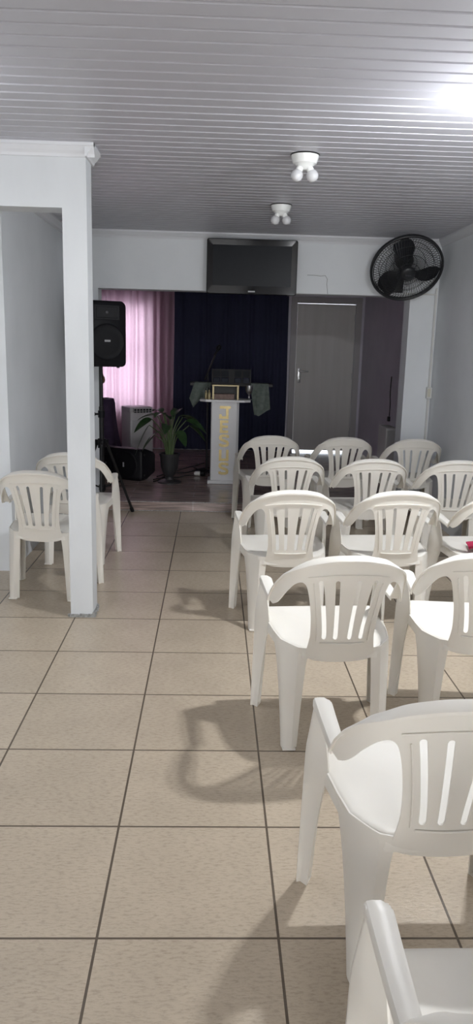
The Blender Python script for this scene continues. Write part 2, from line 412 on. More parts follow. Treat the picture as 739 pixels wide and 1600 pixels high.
# ------------------------------------------------------------------ white plastic armchair
def yback(x, z):
    return -.300 + .235 * (.79 - z) + .6 * x * x + 5800 * min(abs(x), .2665) ** 8
RAIL = [(.268, .158, .596), (.267, .09, .590), (.265, .0, .584), (.2625, -.076, .579)]
RAILB = [(.2625, .580), (.260, .603), (.2545, .640), (.242, .685), (.216, .732), (.156, .771), (.092, .788), (.045, .794), (0, .795)]
def chair_parts(root):
    # backrest sheet with four slots and two openings at the sides
    right = catmull([(x, z, 0) for x, z in RAILB], 5)
    outer_r = [(p.x, p.y) for p in right]
    inner = [(.252, .573), (.242, .590), (.231, .617), (.219, .648), (.199, .682), (.181, .698), (.165, .700), (.151, .684), (.139, .640), (.129, .58), (.124, .53), (.122, .48), (.127, .435), (.131, .41), (.126, .385), (.10, .372), (.05, .367), (0, .366)]
    inner = [(p.x, p.y) for p in catmull([(a, b, 0) for a, b in inner], 3)]
    half = [(0, .795)] + outer_r[::-1][1:] + inner      # top centre -> rail end -> bottom centre
    loop = half + [(-x, z) for x, z in half[::-1][1:-1]]
    bm = B()
    def add_loop(L):
        V = [bm.verts.new((x, 0, z)) for x, z in L]
        for k in range(len(V)): bm.edges.new((V[k], V[(k + 1) % len(V)]))
    add_loop(loop)
    for sg in (-1, 1):
        for b0, t0 in ((.027, .040), (.070, .101)):
            L, R = [], []
            for k in range(13):
                t = k / 12; z = lerp(.474, .704, t); xc = lerp(b0, t0, t ** 1.35)
                L.append((sg * (xc - .0085), z)); R.append((sg * (xc + .0085), z))
            capt = [(sg * (t0 + .0085 * cos(a)), .704 + .0085 * sin(a)) for a in (pi * .2, pi * .4, pi * .6, pi * .8)]
            capb = [(sg * (b0 + .0085 * cos(a)), .474 - .0085 * sin(a)) for a in (pi * .8, pi * .6, pi * .4, pi * .2)]
            add_loop(R + capt + L[::-1] + capb)
    bmesh.ops.triangle_fill(bm, use_beauty=True, use_dissolve=False, edges=bm.edges[:])
    cuts = [.02 * k + .001 for k in range(0, 9)] + [.19, .20, .21, .218, .226, .232, .238, .243, .2475, .2515, .255, .258, .2605]
    for xk in cuts + [-c for c in cuts]:
        bmesh.ops.bisect_plane(bm, geom=bm.verts[:] + bm.edges[:] + bm.faces[:], plane_co=(xk, 0, 0), plane_no=(1, 0, 0))
    for k in range(9, 20):
        bmesh.ops.bisect_plane(bm, geom=bm.verts[:] + bm.edges[:] + bm.faces[:], plane_co=(0, 0, k * .04 + .003), plane_no=(0, 0, 1))
    for v in bm.verts: v.co.y = yback(v.co.x, v.co.z)
    solid(bm, .005)
    # bead under the slots, beads along the panel and between rail and panel
    def bead(pts, r=.0024):
        P = [(x, yback(x, z) - .0045, z) for x, z in pts]; tube(bm, P, r, 6)
    bead([(lerp(-.085, .085, k / 8), .450 - .003 * (1 - (k / 4 - 1) ** 2)) for k in range(9)], .003)
    bead([(lerp(-.15, .15, k / 12), .722 + .014 * (1 - (k / 6 - 1) ** 2)) for k in range(13)])
    for sg in (-1, 1):
        bead([(sg * lerp(.098, .128, (k / 8) ** 1.5), lerp(.46, .70, k / 8)) for k in range(9)], .002)
    # rim along the top of the rail
    rim = [(p.x, yback(p.x, p.y), p.y) for p in right]
    full = rim + [(-x, y_, z) for x, y_, z in rim[::-1][1:]]
    P = [Vector(p) for p in full]; n = len(P); rows = []
    for i, p in enumerate(P):
        s = abs(2 * i / (n - 1) - 1)                      # 1 at the ends, 0 in the middle
        wd = lerp(.024, .043, max(0, (s - .62) / .38) ** 1.2); ri = lerp(.010, .001, max(0, (s - .5) / .5))
        tg = (P[min(i + 1, n - 1)] - P[max(i - 1, 0)]); nd = Vector((-tg.y, tg.x, 0)).normalized()
        if nd.y < 0 and abs(p.x) < .2 or nd.x * p.x > 0 and abs(p.x) >= .2: nd = -nd
        rows.append([bm.verts.new(q) for q in (p - nd * .006 + Vector((0, 0, -.010)), p - nd * .007 + Vector((0, 0, -.002)), p - nd * .001 + Vector((0, 0, .004)), p + nd * wd + Vector((0, 0, .002 + ri)), p + nd * wd + Vector((0, 0, -.006)), p + nd * .005 + Vector((0, 0, -.006)))])
    for a, b in zip(rows, rows[1:]):
        for k in range(6): bm.faces.new((a[k], a[(k + 1) % 6], b[(k + 1) % 6], b[k]))
    bm.faces.new(rows[0]); bm.faces.new(rows[-1][::-1])
    obj('backrest', bm, PLASTIC, root, 40)
    # seat
    PLAN = [(.228, .225), (.234, .16), (.235, .06), (.224, -.03), (.210, -.11), (.180, -.152), (.142, -.192), (.07, -.196), (0, -.197)]
    def plan(t):                                          # right half of the seat outline, front corner to rear middle
        k = t * (len(PLAN) - 1); i = min(int(k), len(PLAN) - 2); f = k - i
        return Vector((lerp(PLAN[i][0], PLAN[i + 1][0], f), lerp(PLAN[i][1], PLAN[i + 1][1], f)))
    full = [Vector((0, .228)), Vector((.12, .228))] + [plan(k / 32) for k in range(33)]
    full = full + [Vector((-v.x, v.y)) for v in full[::-1][1:-1]]
    rings = []
    for f, dz, out in ((0, -.012, 0), (.3, -.011, 0), (.6, -.007, 0), (.85, -.002, 0), (.96, 0, 0), (1, -.002, 0), (1, -.008, .004), (1, -.045, .006)):
        R_ = []
        for v in full:
            q = Vector((v.x * f, lerp(.02, v.y, f))); d = q.normalized() * out
            z = .432 + .045 * q.y * (1 if q.y > 0 else .8) + dz
            R_.append(Vector((q.x + d.x, q.y + d.y, z)))
        rings.append(R_)
    bm = B(); c0 = bm.verts.new(rings[0][0]); n = len(full)
    VR = [[bm.verts.new(p) for p in R_] for R_ in rings[1:]]
    for k in range(n): bm.faces.new((c0, VR[0][k], VR[0][(k + 1) % n]))
    for a, b in zip(VR, VR[1:]):
        for k in range(n): bm.faces.new((a[k], b[k], b[(k + 1) % n], a[(k + 1) % n]))
    solid(bm, .004)
    obj('seat', bm, PLASTIC, root, 50)
    for sg in (1, -1):
        # armrest: flat band from the front post back to the dip
        P = catmull(RAIL, 6); bm = B(); rows = []
        n = len(P)
        for i, p in enumerate(P):
            t = i / (n - 1); wd = lerp(.050, .040, t)
            if t < .12: wd *= .75 + .25 * t / .12
            dz = -.014 if t > .06 else -.020
            fy = Vector((0, -.0, 0))
            q = [(0, dz), (0, -.003), (.004, .003), (.012, .005), (wd - .008, .005), (wd, 0), (wd, -.012), (wd - .004, -.012), (wd - .005, -.001), (.005, -.001), (.004, dz)]
            rows.append([bm.verts.new(Vector((sg * (p.x - a), p.y, p.z + b))) for a, b in q])
        m_ = len(rows[0])
        for a, b in zip(rows, rows[1:]):
            for k in range(m_): bm.faces.new((a[k], a[(k + 1) % m_], b[(k + 1) % m_], b[k]))
        bm.faces.new(rows[0]); bm.faces.new(rows[-1][::-1])
        box(bm, (sg * .245, .148, .583), (.046, .012, .028), None, .004)
        obj('armrest', bm, PLASTIC, root, 40)
        # front leg: angle section from the armrest down to the floor
        zs = [.594, .56, .52, .48, .45, .42, .39, .35, .28, .20, .10, .03, 0]
        def fl(z):
            yf = table([(0, .212), (.44, .190), (.594, .160)], z)
            yr = table([(0, .172), (.20, .144), (.33, .110), (.39, .078), (.415, .060), (.44, .055), (.47, .064), (.52, .085), (.594, .112)], z)
            xo = table([(0, .286), (.44, .280), (.594, .266)], z)
            xr = table([(0, .258), (.33, .240), (.42, .237), (.48, .240), (.594, .250)], z)
            xi = table([(0, .238), (.35, .220), (.44, .218), (.594, .224)], z)
            return [(xr, yr), (lerp(xr, xo, .55), lerp(yr, yf, .5)), (xo - .001, yf - .022), (xo - .002, yf - .009), (xo - .010, yf), (xi + .010, yf + .002), (xi, yf - .002)]
        bm = B()
        V = [[bm.verts.new((sg * x, y_, z)) for x, y_ in fl(z)] for z in zs]
        for a, b in zip(V, V[1:]):
            for k in range(6): bm.faces.new((a[k], a[k + 1], b[k + 1], b[k]))
        bm.faces.new(V[-1])
        solid(bm, .005)
        obj('leg', bm, PLASTIC, root, 40)
        # rear leg: sheet wrapped round the back corner of the seat
        top = [(.240, .055), (.230, -.03), (.2155, -.112), (.199, -.138), (.186, -.157), (.172, -.177), (.158, -.193), (.116, -.206)]
        bot = [(.205, -.146), (.2075, -.158), (.208, -.170), (.206, -.182), (.200, -.194), (.188, -.201), (.172, -.206), (.146, -.190)]
        zs = [.4255, .41, .395, .37, .34, .29, .22, .14, .05, .004]
        def rl(i, z):
            t = 1 - z / .4255
            w_ = [t ** .38, t ** .42, t ** .62, t ** .75, t ** .8, t ** .8, t ** .75, t ** .62][i]
            x = lerp(top[i][0], bot[i][0], w_); y_ = lerp(top[i][1], bot[i][1], w_)
            if i == 7: y_ += .012 * min(1, t * 6)
            zz = z if z < .4255 else .430 + .045 * y_ * (1 if y_ > 0 else .8) + .001
            return (sg * x, y_, zz)
        bm = B()
        V = [[bm.verts.new(rl(i, z)) for i in range(8)] for z in zs]
        for a, b in zip(V, V[1:]):
            for k in range(7): bm.faces.new((a[k], a[k + 1], b[k + 1], b[k]))
        bm.faces.new(V[-1])
        solid(bm, .005)
        box(bm, (sg * .180, -.186, .006), (.052, .040, .010), None, .004)
        obj('leg', bm, PLASTIC, root, 40)
CH = [   # x, y (tiles), turn (degrees), label
    (1.01, 6.09, 4, 'x'),
    (2.26, 6.25, -5, 'white plastic armchair right behind the chair holding the red cloth'),
    (.86, 8.72, 4, 'white plastic armchair at the aisle end of the row that has the red cloth'),
    (2.07, 8.80, 4, 'white plastic armchair in the middle of the row that has the red cloth'),
    (3.30, 8.82, 3, 'white plastic armchair with a crimson cloth lying on its seat'),
    (1.09, 11.28, 4, 'white plastic armchair at the aisle end of the second row from the stage'),
    (2.28, 11.22, 3, 'white plastic armchair second from the aisle in the second row from the stage'),
    (3.50, 11.24, 2, 'white plastic armchair by the wall in the second row from the stage'),
    (1.00, 13.78, 3, 'white plastic armchair closest to the white lectern in the row along the stage'),
    (2.29, 13.78, 3, 'white plastic armchair in front of the grey door in the row along the stage'),
    (3.52, 13.74, 2, 'white plastic armchair under the wall fan in the row along the stage'),
    (-2.06, 9.66, -5, 'white plastic armchair beside the white pillar, its slatted back wholly in front of the alcove'),
    (-1.98, 11.24, 0, 'white plastic armchair between the pillar and the speaker stand, one arm showing past the pillar'),
    (1.17, 3.72, 2, 'white plastic armchair with its slatted back cut by the picture edge'),
    (1.137, 2.07, 0, 'white plastic armchair showing only one armrest and a bit of seat'),
]
CH[0] = (1.01, 6.09, 4, 'white plastic armchair with its four-slot back fully clear, behind the red-cloth row')
proto = None
for i, (x, y, a, lab) in enumerate(CH):
    if proto is None:
        proto = empty('plastic_armchair', (0, 0, 0), 0, lab, 'chair', 'white plastic armchairs'); chair_parts(proto); o = proto
    else:
        o = copy_tree(proto); o['label'] = lab
    o.location = (x * T, y * T, 0); o.rotation_euler = (0, 0, radians(a))
# crimson cloth on a seat
def clothpt(u, v):
    return Vector((lerp(-.10, .12, u), lerp(-.075, .075, v), .012 + .010 * sin(u * 7 + v * 3) * .5 + .016 * (1 - abs(2 * u - 1) ** 3)))
bm = B(); grid(bm, clothpt, 14, 10); solid(bm, .008)
o = tag(obj('folded_cloth', bm, REDCLOTH, None, 60), 'crimson folded cloth lying on a white chair seat', 'cloth')
o.location = (3.30 * T - .02, 8.72 * T, .438); o.rotation_euler = (0, 0, radians(-12))

# ------------------------------------------------------------------ ceiling lamps
def lamp(x, y, label, bulbmat=BULB):
    t = empty('ceiling_lamp', U(x, y, ZC), 0, label, 'ceiling lamp', 'twin-bulb ceiling lamps')
    bm = B(); lathe(bm, [(.072, 0), (.072, -.005), (.070, -.016), (.064, -.034), (.060, -.045), (.053, -.047), (.040, -.060), (.022, -.073), (.008, -.076)], 32)
    obj('lamp_base', bm, CERAMIC, t, 50)
    bm = B(); lathe(bm, [(.074, .0), (.076, -.003), (.073, -.006), (.06, -.006)], 32)
    obj('mounting_ring', bm, BLACKM, t, 50)
    tilt = 22 if bulbmat is BULB else 10
    for sg in (-1, 1):
        R = Matrix.Translation((sg * (.014 if tilt > 15 else .032), -.012, -.040)) @ Matrix.Rotation(radians(180), 4, 'X') @ Matrix.Rotation(radians(sg * tilt), 4, 'Y')
        globe = [(.0195, .043), (.025, .049), (.030, .058), (.0315, .068), (.030, .079), (.0245, .089), (.015, .096), (.004, .0985)]
        housing = [(.012, -.006), (.016, .004), (.0175, .028), (.0195, .041), (.0195, .045)]
        if bulbmat is not BULB:
            housing = housing[:3] + [(.022, .046), (.028, .060), (.0320, .070), (.0320, .078)]; globe = globe[4:]
        bm = B(); lathe(bm, housing, 20, R); obj('bulb_neck', bm, CERAMIC, t, 50)
        bm = B(); lathe(bm, globe, 20, R); obj('bulb', bm, bulbmat, t, 60)
    return t
lamp(.935, 8.80, 'white twin-bulb ceiling lamp nearer the viewer, the larger looking of two unlit')
lamp(.940, 11.84, 'white twin-bulb ceiling lamp just above the television, unlit')
lamp(2.46, 6.55, 'lit white twin-bulb ceiling lamp above the right-hand chairs', LIT_R)
lamp(-2.45, 6.2, 'lit white twin-bulb ceiling lamp in front of the pillar', LIT_L)

# ------------------------------------------------------------------ television
def rrect(w_, h_, r, n=5):
    out = []
    for cx, cy, a0 in ((w_ / 2 - r, h_ / 2 - r, 0), (-w_ / 2 + r, h_ / 2 - r, 90), (-w_ / 2 + r, -h_ / 2 + r, 180), (w_ / 2 - r, -h_ / 2 + r, 270)):
        for k in range(n + 1):
            a = radians(a0 + 90 * k / n); out.append((cx + r * cos(a), cy + r * sin(a)))
    return out
TVW, TVH = 1.665 * T, .975 * T
tv = empty('television', U(.672, 14.72, 4.595), 0, 'black flat-screen television hung on the white arch above the lectern', 'television')
XZ = lambda a, b, d: Vector((a, d, b))
bm = B()
O = rrect(TVW, TVH, .02); I = rrect(TVW - .105, TVH - .125, .004)
I = [(a, b + .010) for a, b in I]
Vo0 = [bm.verts.new((a, 0.004, b)) for a, b in O]; Vo1 = [bm.verts.new((a, .05, b)) for a, b in O]
Vf = [bm.verts.new((a * .985, -.003, b * .975)) for a, b in O]
Vi = [bm.verts.new((a, 0.0, b)) for a, b in I]; Vi2 = [bm.verts.new((a, .008, b)) for a, b in I]
n = len(O)
for A, Q in ((Vo1, Vo0), (Vo0, Vf), (Vf, Vi), (Vi, Vi2)):
    for k in range(n): bm.faces.new((A[k], A[(k + 1) % n], Q[(k + 1) % n], Q[k]))
bm.faces.new(Vo1)
obj('bezel', bm, GLOSSBLK, tv, 30)
bm = B(); bx(bm, -TVW / 2 + .045, TVW / 2 - .045, .006, .02, -TVH / 2 + .06, TVH / 2 - .045)
obj('screen', bm, SCREEN, tv)
bm = B()
for k in range(7): bx(bm, -.030 + k * .0088, -.030 + k * .0088 + .0068, -.006, -.002, -TVH / 2 + .020, -TVH / 2 + .031)
obj('logo', bm, MARK, tv)
bm = B(); bx(bm, -.2, .2, .045, .23 * T + .002, -.12, .12)
obj('wall_bracket', bm, BLACKM, tv)

# ------------------------------------------------------------------ wall fan
fan = empty('wall_fan', U(3.43, 14.30, 4.60), 0, 'black round wall fan with wire guard at the top right of the arch', 'fan')
FM = Matrix.Rotation(radians(90 + 37), 4, 'X')       # local z = where the fan blows, tilted down
FR = .304
def fpt(x, y, z): return FM @ Vector((x, y, z))
bm = B()
tube(bm, [fpt(FR * cos(2 * pi * k / 48), FR * sin(2 * pi * k / 48), 0) for k in range(48)], .012, 8, True)
tube(bm, [fpt(FR * cos(2 * pi * k / 48), FR * sin(2 * pi * k / 48), -.018) for k in range(48)], .010, 8, True)
obj('guard_ring', bm, FANBLK, fan, 60)
def guard(name, zc, sgn):
    bm = B()
    dome = lambda r: sgn * zc * (1 - (r / FR) ** 2.6)
    nW = 72
    for k in range(nW):
        P = []
        for j in range(7):
            r = lerp(.055, FR, j / 6); a = 2 * pi * k / nW + .25 * (1 - r / FR)
            P.append(fpt(r * cos(a), r * sin(a), dome(r)))
        tube(bm, P, .0017, 4, False, False)
    for r in (.10, .17, .235, .285):
        tube(bm, [fpt(r * cos(2 * pi * k / 40), r * sin(2 * pi * k / 40), dome(r)) for k in range(40)], .0022, 4, True)
    return obj(name, bm, FANBLK, fan)
guard('front_guard', .085, 1); guard('rear_guard', .085, -1)
bm = B(); lathe(bm, [(.064, .070), (.064, .082), (.058, .092), (.03, .097), (.002, .098)], 28, FM)
hub = obj('hub_cap', bm, FANBLK, fan, 50)
bm = B()
for k in range(6): box(bm, fpt(-.022 + k * .0088, -.002 - .004 * (k % 2), .0985), (.006, .010 + .004 * (k % 3 == 0), .002), FM.to_3x3())
obj('logo', bm, mat('dull_print', (.08, .08, .09), .5), hub)
bm = B(); lathe(bm, [(.045, -.04), (.045, .03), (.03, .045), (.002, .048)], 24, FM)
obj('rotor_hub', bm, FANBLADE, fan, 50)
for a0 in (98, 218, 338):
    bm = B()
    def blade(u, v):
        r = lerp(.04, .283, u); wd = table([(0, .16), (.25, .55), (.6, .64), (.85, .50), (1, .30)], u)
        a = radians(a0) + (v - .5) * wd * 1.45 + .35 * u - .1
        return fpt(r * cos(a), r * sin(a), .022 * (v - .5) * 2 - .004)
    grid(bm, blade, 14, 8); solid(bm, .003)
    obj('blade', bm, FANBLADE, fan, 50)
bm = B(); lathe(bm, [(.075, -.235), (.08, -.21), (.08, -.12), (.07, -.095), (.05, -.085)], 28, FM)
obj('motor_housing', bm, FANBLK, fan, 50)
bm = B()
yw = (YA0 - 14.30) * T
tube(bm, [fpt(0, 0, -.20), Vector((0, .2, .02)), Vector((0, .26, -.06)), Vector((0, yw - .01, -.09))], .018, 10)
box(bm, (0, yw - .012, -.10), (.10, .024, .16), None, .006)
obj('wall_bracket', bm, FANBLK, fan, 50)

# ------------------------------------------------------------------ cable channel and switch on the right column
bm = B(); yc = YA0 - .02
bx(bm, 3.55 * T, 4.16 * T, (yc - .02) * T, YA0 * T, 4.20 * T, 4.225 * T)
bx(bm, 4.155 * T, 4.19 * T, (yc - .03) * T, YA0 * T, .19, 4.29 * T)
bx(bm, 4.155 * T, 4.19 * T, (yc - .03) * T, YA0 * T, 4.29 * T, 4.33 * T, .004)
tag(obj('cable_channel', bm, CABLEW), 'white cable channel running from the fan down the corner of the right column', 'cable channel')
sw = empty('wall_switch', U(4.165, yc - .03, 2.38), 0, 'small cream switch box on the cable channel by the right wall', 'switch')
bm = B(); box(bm, (0, -.012, 0), (.05, .03, .105), None, .004); obj('switch_box', bm, CABLEW, sw)
bm = B(); box(bm, (-.004, -.028, 0), (.028, .006, .075), None, .002); obj('rocker', bm, SWITCH, sw)

# ------------------------------------------------------------------ loudspeakers
def speaker(loc, rot, label):
    t = empty('loudspeaker', loc, 0, label, 'loudspeaker'); t.rotation_euler = rot
    W_, H_, D_ = .335, .54, .30
    def ring(wt, wb, h, y, r):
        o = []
        for cx, cy, a0, w2 in ((1, 1, 0, wt), (-1, 1, 90, wt), (-1, -1, 180, wb), (1, -1, 270, wb)):
            for k in range(5):
                a = radians(a0 + 90 * k / 4)
                x = cx * (w2 / 2 - r) + r * cos(a); z = cy * (h / 2 - r) + r * sin(a)
                if cy > 0: z += -.022 * (abs(x) / (w2 / 2)) ** 2 + .012
                o.append(Vector((x, y, z + h / 2)))
        return o
    secs = [(W_ - .03, W_ - .03, H_ - .03, -.006, .03, .015), (W_, W_, H_, .008, .04, 0), (W_, W_, H_, .12, .04, 0), (W_ * .72, W_ * .72, H_ * .95, D_ - .02, .04, .013), (W_ * .66, W_ * .66, H_ * .9, D_, .04, .027)]
    bm = B(); R = []
    for a, b, h, y_, r, dz in secs: R.append([bm.verts.new(p + Vector((0, 0, dz))) for p in ring(a, b, h, y_, r)])
    n = len(R[0])
    for A, Q in zip(R, R[1:]):
        for k in range(n): bm.faces.new((A[k], A[(k + 1) % n], Q[(k + 1) % n], Q[k]))
    bm.faces.new(R[0][::-1]); bm.faces.new(R[-1])
    obj('cabinet', bm, BLACKP, t, 45)
    RX = Matrix.Translation((0, -.004, .205)) @ Matrix.Rotation(radians(90), 4, 'X')
    bm = B(); lathe(bm, [(.150, -.004), (.152, .006), (.143, .012), (.138, .008), (.10, .014), (.05, .018), (.002, .019)], 40, RX)
    obj('woofer_grille', bm, MESHBLK, t, 50)
    bm = B()
    for k in range(5): box(bm, (-.020 + k * .010, -.024, .214), (.0075, .004, .016), None, 0)
    obj('logo', bm, MARK, t)
    bm = B(); bx(bm, -.11, .11, -.012, -.004, .385, .505, .003); bx(bm, -.09, .09, -.016, -.006, .40, .49, .003)
    RT = Matrix.Translation((0, -.013, .445)) @ Matrix.Rotation(radians(90), 4, 'X')
    obj('horn', bm, BLACKP, t)
    bm = B(); lathe(bm, [(.012, 0), (.012, .006), (.006, .009), (.001, .009)], 14, RT); obj('tweeter', bm, mat('dull_silver', (.12, .12, .13), .3, .6), t, 50)
    for sx in (-.11, .11):
        bm = B(); lathe(bm, [(.014, 0), (.014, -.008), (.012, -.012)], 12, Matrix.Translation((sx, .05, .002))); obj('foot', bm, BLACKM, t)
    return t
SX, SY = -2.02, 14.06
speaker(Vector(U(SX + .15, SY - .28, 2.76)), (0, 0, radians(23)), 'black loudspeaker mounted on a tripod stand before the lilac curtain')
speaker(Vector(U(-1.50, 16.75, ZS)) + Vector((-.02, 0, .168)), (radians(-28), radians(-90), 0), 'black loudspeaker lying on its side on the stage floor')
st = empty('speaker_stand', U(SX, SY, 0), 0, 'black tripod speaker stand at the edge of the stage', 'speaker stand')
bm = B(); tube(bm, [(0, 0, .13), (0, 0, .98)], .021, 14); tube(bm, [(0, 0, .9), (0, 0, 2.762 * T)], .017, 14); obj('pole', bm, BLACKM, st, 50)
bm = B(); tube(bm, [(0, 0, .62), (0, 0, .70)], .034, 16); 
for k in range(3):
    a = radians(42 + 120 * k); box(bm, (.042 * cos(a), .042 * sin(a), .665), (.05, .022, .05), Matrix.Rotation(a, 3, 'Z'), .004)
obj('leg_hub', bm, BLACKP, st, 50)
bm = B(); tube(bm, [(0, 0, .885), (0, 0, .945)], .029, 14); tube(bm, [(0, 0, .915), (-.055, -.02, .915)], .009, 8); tube(bm, [(-.052, -.02, .915), (-.068, -.025, .915)], .018, 10)
obj('clamp_knob', bm, BLACKP, st, 50)
bm = B(); tube(bm, [(0, 0, .24), (0, 0, .29)], .03, 14); obj('sliding_collar', bm, BLACKP, st, 50)
for k, a in enumerate((42, 152, 275)):
    a = radians(a); q = .325
    bm = B(); tube(bm, [(.05 * cos(a), .05 * sin(a), .665), (q * cos(a), q * sin(a), .018)], .0125, 10); lg = obj('leg', bm, BLACKM, st, 50)
    bm = B(); tube(bm, [(q * .965 * cos(a), q * .965 * sin(a), .040), (q * 1.015 * cos(a), q * 1.015 * sin(a), .002)], .017, 10); obj('rubber_foot', bm, BLACKP, lg, 50)
    bm = B(); tube(bm, [(.025 * cos(a), .025 * sin(a), .265), (q * .58 * cos(a), q * .58 * sin(a), .30)], .008, 8); obj('brace', bm, BLACKM, st, 50)

# ------------------------------------------------------------------ curtains
def curtain(name, x0, x1, y, z0, z1, M, amp, nf, seed, label, flare=0):
    rnd = random.Random(seed); ph = [rnd.random() * 6 for _ in range(4)]
    def f(u, v):
        x = lerp(x0, x1, u); s = u * nf * 2 * pi
        a = amp * (.75 + .25 * sin(s * .37 + ph[0])) * (1 - .25 * v)
        yy = y + a * sin(s + .6 * sin(s * .31 + ph[1]) + .25 * sin(3 * v + ph[2])) + amp * .4 * sin(s * .43 + ph[3])
        return Vector(U(x + .012 * sin(5 * v + s * .2), yy, lerp(z0, z1, v)))
    bm = B(); grid(bm, f, nf * 12 + 1, 14)
    return tag(obj(name, bm, M, None, 80), label, 'curtain')
curtain('lilac_curtain', -4.0, -1.12, 21.98, .24, 4.62, PINK, .06, 13, 3, 'lilac curtain hanging over the bright stage window')
curtain('navy_curtain', -1.16, 2.08, 22.105, .21, 4.62, NAVY, .045, 15, 5, 'dark navy backdrop curtain hanging behind the lectern')
bm = B(); tube(bm, [U(-4.4, 22.03, 4.67), U(2.1, 22.03, 4.67)], .012, 10)
for x in (-4.2, -1.14, 1.95): bx(bm, x * T - .01, x * T + .01, 22.03 * T, YB * T, 4.645 * T, 4.69 * T)
tag(obj('curtain_rod', bm, BLACKM), 'dark curtain rod above the curtains at the back of the stage', 'curtain rod')

# ------------------------------------------------------------------ lectern
PX, PY = .268, 16.93
pod = empty('lectern', U(PX, PY, ZS), radians(-1), 'white lectern with gold vertical lettering standing on the stage', 'lectern')
zt = (2.02 - ZS) * T
bm = B(); prism(bm, [(-.262, -.10), (-.20, -.150), (.20, -.150), (.262, -.10), (.262, .15), (-.262, .15)], lambda a, b, d: Vector((a, b, d)), zt - .018, zt + .004)
obj('top', bm, PODIUM, pod)
bm = B(); prism(bm, [(-.146, -.085), (-.138, -.100), (.122, -.100), (.146, -.080), (.146, .10), (-.146, .10)], lambda a, b, d: Vector((a, b, d)), .035, zt - .018)
obj('column', bm, PODIUM, pod)
bm = B(); bx(bm, -.172, .172, -.132, .13, 0, .036, .006); obj('base', bm, PODIUM, pod)
def ribbon(bm, pts, wd, y0, y1):
    """flat lettering stroke of constant width through 2D points"""
    P = [Vector((a, b)) for a, b in pts]; L, R = [], []
    for i, p in enumerate(P):
        d1 = (P[i] - P[i - 1]).normalized() if i else (P[1] - P[0]).normalized()
        d2 = (P[i + 1] - P[i]).normalized() if i < len(P) - 1 else d1
        nn = Vector((-(d1 + d2).y, (d1 + d2).x)).normalized(); k = wd / 2 / max(.5, nn.dot(Vector((-d1.y, d1.x))))
        L.append(p + nn * k); R.append(p - nn * k)
    prism(bm, [(v.x, v.y) for v in L + R[::-1]], lambda a, b, d: Vector((a, d, b)), y0, y1)
lw, lh, sw_ = .110, .132, .027
Sx = [(.5, .30), (.46, .45), (.2, .5), (-.2, .5), (-.44, .42), (-.48, .25), (-.36, .12), (.36, -.10), (.48, -.24), (.44, -.42), (.2, -.5), (-.2, -.5), (-.46, -.45), (-.5, -.30)]
letters = {
    'J': [[(-.62, .5), (.75, .5)], [(.34, .42), (.34, -.5), (-.5, -.5), (-.5, -.18)]],
    'E': [[(.5, .5), (-.4, .5), (-.4, -.5), (.5, -.5)], [(-.4, 0), (.45, 0)]],
    'S': [Sx], 'U': [[(-.45, .5), (-.45, -.5), (.45, -.5), (.45, .5)]]}
zc = zt - .018 - .075 - .035
for ch in 'JESUS':
    bm = B()
    for i, sl in enumerate(letters[ch]):
        ribbon(bm, [(-.004 + a * (lw - sw_), zc + b * (lh - sw_)) for a, b in sl], sw_, -.1065 - .0004 * i, -.099)
    o = obj('letter', bm, GOLD, pod); zc -= .1475
    o['label'] = 'gold block letter ' + ch
ztop = (2.02) * T + .004
# gilded stand on the lectern top
gs = empty('book_stand', (PX * T - .0, PY * T - .03, ztop), 0, 'small gilt-edged stand on the lectern top framing a book', 'stand')
bm = B(); bx(bm, -.140, .140, -.05, .08, .135, .150, .002); obj('shelf', bm, BRASS, gs)
for sx in (-.128, .128):
    bm = B(); bx(bm, sx - .010, sx + .010, -.048, .078, 0, .135, .002); obj('upright', bm, BRASS, gs)
bm = B(); bx(bm, -.118, .118, .066, .074, 0.002, .134); obj('back_panel', bm, DARKWOOD, gs)
bk = empty('book', (PX * T - .008, PY * T - .045, ztop), radians(1), 'tan book lying inside the small gilt stand', 'book')
bm = B(); bx(bm, -.108, .102, -.045, .09, .002, .006); bx(bm, -.108, .102, -.045, .09, .050, .055); bx(bm, -.108, -.102, -.045, .09, .002, .055); obj('cover', bm, BOOK, bk)
bm = B(); bx(bm, -.103, .098, -.042, .088, .006, .050); obj('pages', bm, BOOK, bk)
# dark four-pane panel on the stand
pn = empty('pane_rack', (PX * T + .060, PY * T + .02, ztop + .150), 0, 'black rack with a row of small panes above the gilt stand', 'rack')
bm = B(); w2, h2 = .205, .158
for x0, x1, z0, z1 in ((-w2, w2, 0, .020), (-w2, w2, h2 - .012, h2), (-w2, -w2 + .014, 0, h2), (w2 - .014, w2, 0, h2), (-.118, -.106, 0, h2), (.106, .118, 0, h2), (-.032, .032, 0, h2), (-w2, w2, .070, .080)):
    e_ = .001 if z1 - z0 < .05 else 0
    bx(bm, x0 + e_, x1 - e_, -.012 + e_, .012 - e_, z0 + e_, z1 - e_)
obj('frame', bm, BLACKP, pn)
smoke = mat('smoky_pane', (.014, .016, .022), .5, spec=.1); pale = mat('grey_card', (.045, .05, .065), .7, spec=.1)
for x0, x1 in ((-w2 + .014, -.118), (-.106, -.032), (.032, .106), (.118, w2 - .014)):
    bm = B(); bx(bm, x0, x1, -.003, .003, .075, h2 - .012); obj('pane', bm, smoke, pn)
    bm = B(); bx(bm, x0 + .006, x1 - .006, -.005, .003, .020, .064); obj('card', bm, pale, pn)
# goblet
bm = B(); lathe(bm, [(.030, 0), (.031, .004), (.012, .010), (.007, .02), (.007, .050), (.012, .058), (.030, .075), (.038, .10), (.039, .145), (.0365, .146), (.035, .10), (.026, .078), (.002, .066)], 28)
o = tag(obj('goblet', bm, SILVER, None, 50), 'silver goblet standing on the lectern top', 'goblet'); o.location = (.80 * T - .010, PY * T - .06, ztop)
